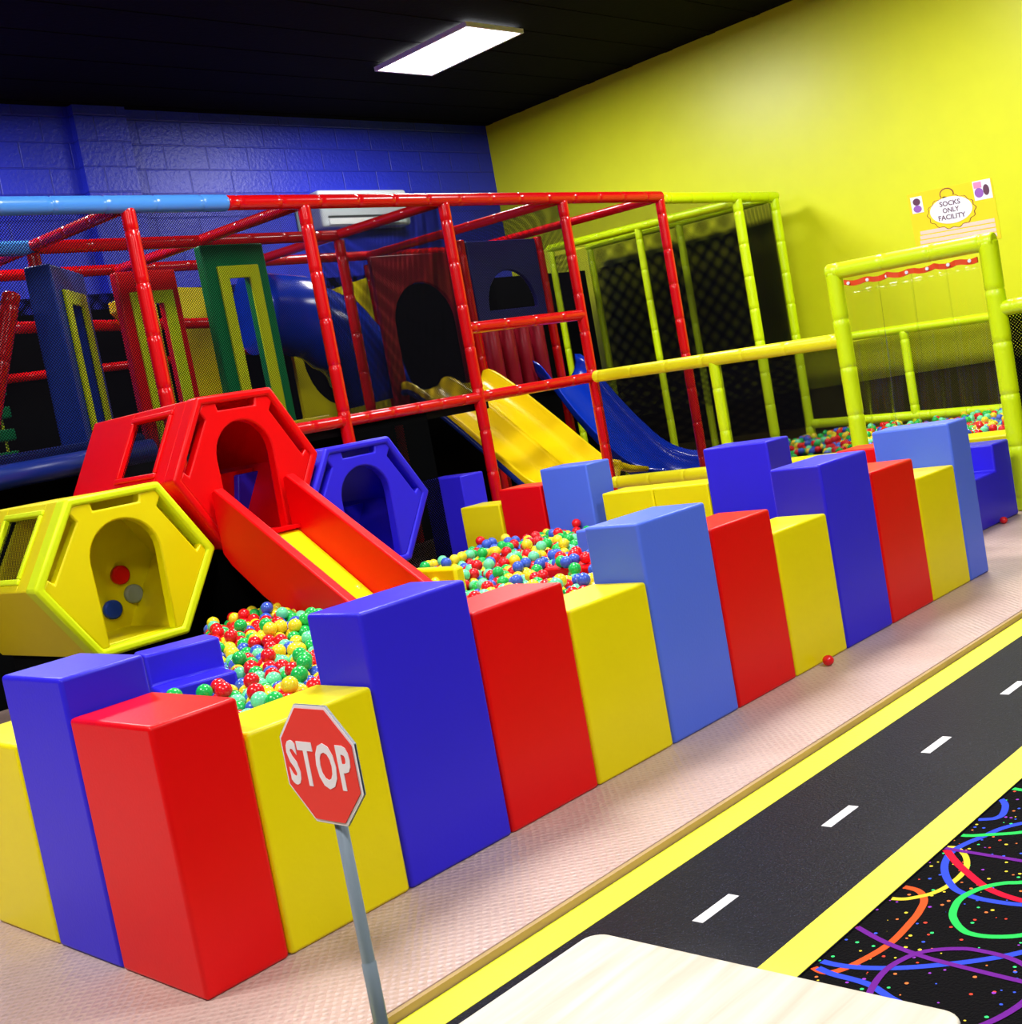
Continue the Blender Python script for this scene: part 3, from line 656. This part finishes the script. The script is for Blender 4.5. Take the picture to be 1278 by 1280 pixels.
# plastic slides
def lerp_path(P, n=5):
    return spline([(a, b) for a, b in P], n)
ys = thing('plastic_slide', 'wide yellow two lane plastic slide between the red posts', 'slide', (8.05, 6.2, .3))
path = lerp_path([(7.06, 1.93), (6.95, 1.92), (6.75, 1.80), (6.44, 1.56), (6.0, 1.19), (5.62, .86), (5.45, .72), (5.34, .66)])
def yprof(fl):
    w = 1.33; L = []
    for q, dz in ((0, -.05), (0, .0), (.02, .02), (.04, 0), (.09, -.14), (.2, -.19), (.42, -.19), (.55, -.15), (.62, -.03), (.665, .0), (.71, -.03), (.78, -.15), (.91, -.19), (1.13, -.19), (1.24, -.14), (1.29, 0), (1.31, .02), (1.33, 0), (1.33, -.05)):
        L.append((7.42 + q * (1 + fl), dz))
    return L
rows = []; rowsb = []
for i, p in enumerate(path):
    fl = max(0, (i / (len(path) - 1) - .85)) * .5
    pr = yprof(fl); t = i / (len(path) - 1)
    hump = 1.0 if t > .25 else .55 + 1.8 * t
    top = [(a, p.x, p.y + b * hump) for a, b in pr]
    bot = [(a, p.x, p.y + min(b * hump, -.04) - .035) for a, b in pr[::-1]]
    rows.append([Vector(v) for v in top + bot])
MB().loft(rows, closed=True).build('slide_bed', 'slide_yellow', ys)
MB().tube([(7.43, p.x, p.y - .10) for p in path], .035, 8).build('edge_trim', 'navy', ys)
MB().tube([(8.70, 5.45, .70), (8.80, 5.40, .64), (8.98, 5.36, .565), (9.25, 5.33, .515)], [.05, .05, .045, .03], 10).build('run_out_lip', 'slide_yellow', ys)
bs = thing('plastic_slide', 'deep blue plastic trough slide beside the yellow slide', 'slide', (10.0, 6.2, .2))
path = lerp_path([(7.06, 1.93), (6.9, 1.80), (6.56, 1.30), (6.2, .88), (5.9, .60), (5.6, .46), (5.34, .42)])
rows = []
for i, p in enumerate(path):
    L = []; t = i / (len(path) - 1)
    for k in range(15):
        a = PI * k / 14; L.append(Vector((10.0 - .40 * math.cos(a), p.x, p.y - .30 * math.sin(a) + (.04 if k in (0, 14) else 0) + .12 * k / 14 * min(1, 3 * t) * (1 - t * .3))))
    L += [v + Vector((0.0, 0, -.035)) for v in L[::-1]]
    rows.append(L)
MB().loft(rows, closed=True).build('slide_bed', 'slide_blue', bs)

# ------------------------------------------------------------------ lime pit fence, gate and curtain
pf = thing('pit_fence', 'lime and yellow padded tube fence with gateway around the second ball pit', 'fence', (9.0, 2.5, 0))
GA, GB, RE = Vector((7.8, .63, 0)), Vector((7.8, 1.93, 0)), Vector((8.33, 5.07, 0))
def V(p, z): return Vector((p.x, p.y, z))
post(pf, GA.x, GA.y, 0, 2.07, 'tube_lime', .072); post(pf, GB.x, GB.y, 0, 2.10, 'tube_lime', .068)
MB().pipe(V(GB, 2.10) + Vector((0, .05, 0)), V(GA, 2.06) - Vector((0, .05, 0)), .068).build('rail', 'tube_lime', pf)
o = MB().pipe(V(GB, 1.53), V(RE, 1.62), .062, ties=.5).build('rail', 'tube_yellow', pf); o['label'] = 'yellow top rail'
o = MB().pipe(V(GB, .54), V(RE, .50), .062, ties=.5).build('rail', 'tube_yellow', pf); o['label'] = 'yellow bottom rail'
pm = GB.lerp(RE, .47); post(pf, pm.x, pm.y, 0, 1.56, 'tube_lime', .055)
MB().quad_uv(V(GB, .56), RE - GB, Vector((0, 0, 1.0))).build('netting', 'net', pf)
MB().pipe((7.8, .6, 1.55), (7.8, -.15, 1.55), .06).build('rail', 'tube_lime', pf)
post(pf, 7.8, -.15, 0, 1.6, 'tube_lime', .065)
MB().quad_uv((7.8, -.15, .05), (0, .75, 0), (0, 0, 1.5)).build('netting', 'net_dense', pf)
FW = 12.6
MB().pipe((FW, 5.15, 1.58), (FW, 1.6, 1.44), .055, ties=.5).build('rail', 'tube_lime', pf)
MB().pipe((FW, 5.15, .53), (FW, 1.6, .36), .06, ties=.5).build('rail', 'tube_lime', pf)
post(pf, FW, 3.74, .1, 1.5, 'tube_lime', .055); post(pf, FW, 1.65, 0, 1.5, 'tube_lime', .055)
MB().quad_uv((FW + .02, 1.6, .42), (0, 3.55, 0), (0, 0, 1.06)).build('netting', 'net', pf)
cu = thing('strip_curtain', 'clear vinyl strip curtain hanging on an orange track in the lime gate', 'curtain', (7.8, 1.28, .62))
mb = MB()
N = 26
pts = [(7.79 + .012 * math.sin(k * 1.9), 1.84 - (1.84 - .72) * k / N, 1.985 - .035 * k / N - .02 * abs(math.sin(k * .7)) ) for k in range(N + 1)]
mb.loft([[Vector((p[0] - .012, p[1], p[2] + .03)), Vector((p[0] - .012, p[1], p[2] - .012)), Vector((p[0] + .012, p[1], p[2] - .012)), Vector((p[0] + .012, p[1], p[2] + .03))] for p in pts], closed=True, smooth=False)
mb.build('track', 'orange', cu)
bt = MB()
for k in range(7): bt.tube([(7.77, 1.80 - k * .17, 1.98 - .005 * k), (7.785, 1.80 - k * .17, 1.98 - .005 * k)], .014, 8)
bt.build('bolt', 'white', cu)
for j in range(4):
    mb = MB(); ya = 1.85 - j * .285; rows = []
    for i in range(15):
        z = 1.96 - i * (1.30 / 14); L = []
        for k in range(19):
            f = k / 18; amp = .006 + .022 * i / 14
            L.append(Vector((7.805 + .006 * (j % 2) + amp * math.sin(f * 9 + j * 2.1 + i * .12), ya - f * (.30 - .02 * i / 14), z)))
        rows.append(L + [v + Vector((.003, 0, 0)) for v in L[::-1]])
    mb.loft(rows, closed=True).build('strip', 'clear', cu)

# ------------------------------------------------------------------ poster on the yellow wall
po = thing('poster', 'yellow socks only poster on the yellow wall above the gate', 'poster', (XW - .01, 3.1, 2.4))
xp = XW - .004
cU, cV = Vector((0, -1.03, -.055)), Vector((0, -.02, -.70))     # along the top edge, down the left edge
TL = Vector((xp, 3.622, 3.108))
def pq(a, b, off=0.): return TL + cU * a + cV * b + Vector((-off, 0, 0))
def pflat(poly, off, mat, name, parent=po, mb=None):
    q = MB(); vs = [q.bm.verts.new(pq(a, b, off)) for a, b in poly]
    f = q.bm.faces.new(vs); r = bmesh.ops.extrude_face_region(q.bm, geom=[f])
    bmesh.ops.translate(q.bm, verts=[g for g in r['geom'] if isinstance(g, bmesh.types.BMVert)], vec=(-.002, 0, 0))
    return q.build(name, mat, parent)
pflat([(0, 0), (1, 0), (1, 1), (0, 1)], 0, 'poster', 'sheet')
el = lambda cx, cy, a, b, n=28, wob=0., k=9: [(cx + (a + wob * math.cos(k * t)) * math.cos(t), cy + (b + wob * 1.4 * math.cos(k * t)) * math.sin(t)) for t in [2 * PI * i / n for i in range(n)]]
pflat(el(.49, .42, .285, .275, 60, .012, 14), .0025, 'brown', 'cloud_outline')
pflat(el(.49, .42, .275, .265, 60, .012, 14), .005, 'poster', 'cloud_band')
pflat(el(.49, .39, .25, .225, 40), .0075, 'cloud', 'cloud')
pflat(el(.47, .11, .085, .10), .0025, 'brown', 'badge'); pflat(el(.47, .115, .072, .085), .005, 'poster', 'badge_face')
pflat([(.03, .06), (.17, .06), (.17, .34), (.03, .34)], .0025, 'cloud', 'picture'); pflat(el(.10, .15, .045, .06), .005, 'ink', 'picture_patch'); pflat(el(.10, .27, .05, .06), .005, 'purple', 'picture_patch')
pflat([(.78, .0), (.985, .0), (.985, .32), (.78, .32)], .0025, 'cloud', 'picture'); pflat([(.79, .02), (.88, .02), (.88, .12), (.79, .12)], .005, 'pink', 'picture_patch')
pflat(el(.84, .2, .05, .08), .005, 'purple', 'picture_patch'); pflat(el(.925, .17, .035, .09), .005, 'ink', 'picture_patch')
for k, bb in enumerate((.655, .735, .815, .895)):
    pflat([(.08 - .01 * k, bb), (.96, bb), (.96, bb + .062), (.08 - .01 * k, bb + .062)], .0025, 'pale', 'text_band')
u_, v_ = cU.normalized(), -cV.normalized()
for body, b, wd in (('SOCKS', .27, .25), ('ONLY', .385, .20), ('FACILITY', .50, .33)):
    lettering('lettering', body, wd, .058, pq(.49, b, .0100), u_, v_, .002, 'ink', po, bold=.012)

# ------------------------------------------------------------------ stop sign
sx, sy, sz = .02, -.764, .768
ss = thing('stop_sign', 'toy red octagonal stop sign on a grey pole beside the road', 'sign', (sx, sy, -.03))
MB().tube([(sx + .02, sy, -.028), (sx + .02, sy, -.012), (sx + .02, sy, 0.0)], [.13, .125, .03], 28).build('base', 'grey', ss)
MB().tube([(sx + .02, sy, -.01), (sx + .02, sy, .255), (sx + .02, sy, .258), (sx + .02, sy, .262), (sx + .02, sy, .265), (sx + .02, sy, .80)], [.0185, .0185, .0165, .0165, .0165, .0155], 18).build('pole', 'grey', ss)
def octo(a): 
    r = a / math.cos(PI / 8); return [(r * math.cos(PI / 8 + PI / 4 * k), r * math.sin(PI / 8 + PI / 4 * k)) for k in range(8)]
fo = lambda xx: ((xx, sy, sz), (0, -1, 0), (0, 0, 1), (-1, 0, 0))
pl = MB().prism(octo(.148), fo(sx + .001), .006, bev=.0015).build('plate', 'signwhite', ss); pl['label'] = 'white bordered plate'
pr_ = MB().prism(octo(.148), fo(sx + .0015), .0062, holes=[octo(.1445)]).build('edge', 'grey', pl)
MB().prism(octo(.139), fo(sx - .006), .002).build('face', 'signred', pl)
lettering('lettering', 'STOP', .250, .114, (sx - .0081, sy, sz), (0, -1, 0), (0, 0, 1), .0015, 'signwhite', pl, bold=.03, track=1.12)

# ------------------------------------------------------------------ table
tb = thing('wooden_table', 'pale pine table corner in the near foreground', 'table', (-.8, -2.08, -.034))
def rrect(x0, x1, y0, y1, r, n=6):
    P = []
    for cx, cy, a0 in ((x1 - r, y1 - r, 0), (x0 + r, y1 - r, PI / 2), (x0 + r, y0 + r, PI), (x1 - r, y0 + r, 1.5 * PI)):
        P += [(cx + r * math.cos(a0 + PI / 2 * k / n), cy + r * math.sin(a0 + PI / 2 * k / n)) for k in range(n + 1)]
    return P
MB().prism(rrect(-1.35, -.158, -2.415, -1.734, .035), ((0, 0, .57), (1, 0, 0), (0, 1, 0), (0, 0, 1)), .03, bev=.004).build('tabletop', 'wood', tb)
for a in (-1.27, -.28):
    for b in (-2.34, -1.86): MB().box((a, b, -.034), (a + .05, b + .05, .57), bev=.006).build('leg', 'wood', tb)

# ------------------------------------------------------------------ balls
rb = random.Random(11); RB = .037
BALLS = []
CN = ['red', 'yellow', 'green', 'blue', 'mint']
CW = [.27, .22, .18, .17, .16]
def blocked(x, y):
    if 4.28 < x < 4.79 and 1.68 < y < 2.19: return 1
    if 3.71 < x < 4.34 and 1.26 < y < 1.99: return .5 + RB
    if 3.36 < x < 3.52 and 2.31 < y < 2.84: return 1
    if x < 1.06 and y > 1.5 or y > 2.1 and x < 1.42 + (y - 2.2) * .72: return 1
    if .95 < x < 1.5 and 1.7 < y < 2.25: return 1
    if x > 5.2 and y < 2.2: return 1
    if 2.53 < x < 3.25 and 1.9 < y < 3.6:
        return 1 if y < 2.9 else 0
    if y > 3.5: return 1
    return 0
def hz(x, y):
    f = max(0, min(1, (x - 3.0) / .6)); g = max(0, min(1, (x - 4.75) / .4))
    return .47 - .05 * f - .06 * g + .03 * math.sin(x * 3.1 + 1) * math.cos(y * 2.7) + .02 * math.sin(x * 7.3 + y * 5.1) + .045 * max(0, min(1, (y - 1.2) / 1.6))
def fill(x0, x1, y0, y1, hf, bl, zone, extra=.3):
    st = RB * 2.02; j = 0; y = y0
    while y < y1:
        x = x0 + (st / 2 if j % 2 else 0)
        while x < x1:
            px, py = x + rb.uniform(-.008, .008), y + rb.uniform(-.008, .008)
            b = bl(px, py)
            if b == 0 or 0.4 < b < 1:
                z = (b if b else hf(px, py)) + rb.uniform(-.02, .012)
                if not b or rb.random() < .25: BALLS.append((px, py, z if not b else b, rb.choices(CN, CW)[0], zone))
                if not b and rb.random() < extra * .5:
                    BALLS.append((px + st * .5, py + st * .29, z + RB * 1.55, rb.choices(CN, CW)[0], zone))
            x += st
        y += st * .87; j += 1
def zone1(x, y): return 0
fill(.36, 5.56, .56, 3.5, hz, blocked, 1)
n1 = len(BALLS)
def bl2(x, y):
    fx = 7.8 + (y - 1.93) / 3.14 * .53 if y > 1.93 else 7.8
    if x < fx + .14: return 1
    if 7.85 < x < 8.4 and y < 1.75: return 1
    if y > 5.0 or y > 3.0 and x < 10.4: return 1
    if x > 12.45: return 1
    return 0
fill(7.9, 12.5, .75, 5.0, lambda x, y: .50 + .03 * math.sin(x * 2.3) * math.cos(y * 3.1) - .032 * (x - 8), bl2, 2)
INDIV = {459,462,490,491,531,533,534,535,536,561,611,612,614,616,639,641,686,688,689,717,721,763,765,793,795,839,840,845,908,909,938,975,976,1035,1044,1046,1066,1068,1075,1081,1084,1102,1103,1104,1105,1107,1125,1132,1153,1155,1157,1159,1160,1162,1210,1211,1212,1213,1214,1242,1248,1263,1264,1289,1292,1294,1297,1298,1307,1309,1312,1333,1339,1343,1352,1353,1382,1388,1389,1392,1394,1396,1413,1414,1427,1428,1438,1443,1453,1454,1455,1460,1468,1476,1477,1478,1492,1494,1495,1498,1516,1531,1532,1533,1534,1535,1536,1537,1538,1539,1552,1553,1554,1555,1556,1557,1558,1581,1582,1583,1584,1585,1586,1598,1599,1600,1601,1602,1606,1607,1630,1631,1632,1643,1645,1647,1654,1655,1656,1677,1678,1679,1680,1681,1683,1687,1692,1694,1696,1698,1706,1723,1724,1725,1734,1735,1736,1737,1739,1740,1743,1745,1749,1750,1752,1770,1771,1772,1773,1774,1784,1788,1794,1799,1820,1835,1840,1841,1842,1870,1882,1893,1895,1908,1911,1917,1929,1933,1938,1954,1958,1959,1973,1985,2000,2013,2017,2020,2039,2043,2044,2052,2065,2066,2091,2092,2093,2117,2129,2133,2143,2147,2150,2172,2174,2175,2176,2177,2178,2186,2189,2202,2204,2206,2256,2280,2289,2291,2296,2305,2308,2311,2335,2347,2355,2359,2360,2399,2412,2417,2439,2446,2449,2451,2467,2493,2548,2554,3126,3134,3194,3257,3327,3651,3856,3866,3998,4000,4074,4140,4206,4273,4277,4297,4301,4502,4950,4974,5069,5080,5106,5134,5150,5156,5169,5172,5174,5177,5231,5232,5264,5270,5295,5319,5328,5358,5390,5394,5397,5405,5410,5413,5430,5495,5533,5536,5539,5671}   # the balls that show largest from the entrance side
def sphere(bm, c, r, u, v, mi):
    g = bmesh.ops.create_uvsphere(bm, u_segments=u, v_segments=v, radius=r, matrix=Matrix.Translation(c))
    for f in {f for w in g['verts'] for f in w.link_faces}: f.material_index = mi; f.smooth = True
CWORD = {'red': 'red', 'yellow': 'yellow', 'green': 'green', 'blue': 'blue', 'mint': 'pale green'}
proto = {}
for c in CN:
    mb = MB(); sphere(mb.bm, Vector((0, 0, 0)), RB, 24, 16, 0)
    me = bpy.data.meshes.new('play_ball'); mb.bm.to_mesh(me); mb.bm.free(); me.materials.append(M['ball' + c]); proto[c] = me
def ball(p, c, label, group=None):
    o = bpy.data.objects.new('play_ball', proto[c]); COL.objects.link(o); o.location = p
    return tag(o, label, 'ball', group)
rest = {1: [], 2: []}
for i, (x, y, z, c, zn) in enumerate(BALLS):
    if INDIV is None or i in INDIV:
        w = CWORD[c]
        if zn == 2: lb, gp = 'glossy %s plastic ball in the far pit behind the lime gate' % w, '%s balls in the far pit' % w
        elif x < 3.0: lb, gp = 'glossy %s plastic ball in the heap before the yellow tunnel and red slide' % w, '%s balls in the near heap' % w
        else: lb, gp = 'glossy %s plastic ball in the spread behind the front row near the indigo tunnel' % w, '%s balls in the middle spread' % w
        o = ball((x, y, z), c, lb, gp); o['_i'] = i
    else:
        rest[zn].append((x, y, z, CN.index(c)))
for zn, lb in ((1, 'mass of other coloured plastic balls filling the near ball pit'), (2, 'mass of other coloured plastic balls filling the far ball pit')):
    if not rest[zn]: continue
    tm = bmesh.new(); bmesh.ops.create_uvsphere(tm, u_segments=12, v_segments=8, radius=RB); tm.verts.ensure_lookup_table()
    tv = [v.co.copy() for v in tm.verts]; tf = [[v.index for v in f.verts] for f in tm.faces]; tm.free()
    b0 = rest[zn][0]; vs, fs, mi = [], [], []
    for x, y, z, ci in rest[zn]:
        k = len(vs); vs += [(v.x + x - b0[0], v.y + y - b0[1], v.z + z - .4) for v in tv]
        fs += [[i + k for i in f] for f in tf]; mi += [ci] * len(tf)
    me = bpy.data.meshes.new('ball_mass'); me.from_pydata(vs, [], fs)
    me.polygons.foreach_set('material_index', mi); me.polygons.foreach_set('use_smooth', [True] * len(fs)); me.update()
    for c in CN: me.materials.append(M['ball' + c])
    o = bpy.data.objects.new('ball_mass', me); COL.objects.link(o); o.location = (b0[0], b0[1], .4)
    tag(o, lb, 'balls', kind='stuff')
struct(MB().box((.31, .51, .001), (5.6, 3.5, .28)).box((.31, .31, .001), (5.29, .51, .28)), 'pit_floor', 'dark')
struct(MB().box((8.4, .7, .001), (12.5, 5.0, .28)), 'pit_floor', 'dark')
o = ball((3.51, -.05, RB * .7), 'red', 'stray red ball on the beige floor against a yellow block'); o.scale = (.75, .75, .7)
o = ball((7.22, .575, RB * .7), 'red', 'stray red ball on the beige floor at the foot of the indigo steps'); o.scale = (.75, .75, .7)

# ------------------------------------------------------------------ world, view
wd = bpy.data.worlds.new('world'); sc.world = wd; wd.use_nodes = True
wd.node_tree.nodes['Background'].inputs[0].default_value = (.5, .55, .7, 1); wd.node_tree.nodes['Background'].inputs[1].default_value = .05
sc.view_settings.view_transform = 'Standard'; sc.view_settings.look = 'None'
sc.view_settings.exposure = 0.0; sc.view_settings.gamma = 1.0; sc.view_settings.use_curve_mapping = False
sc.cycles.transparent_max_bounces = 24; sc.cycles.max_bounces = 8; sc.cycles.use_denoising = True
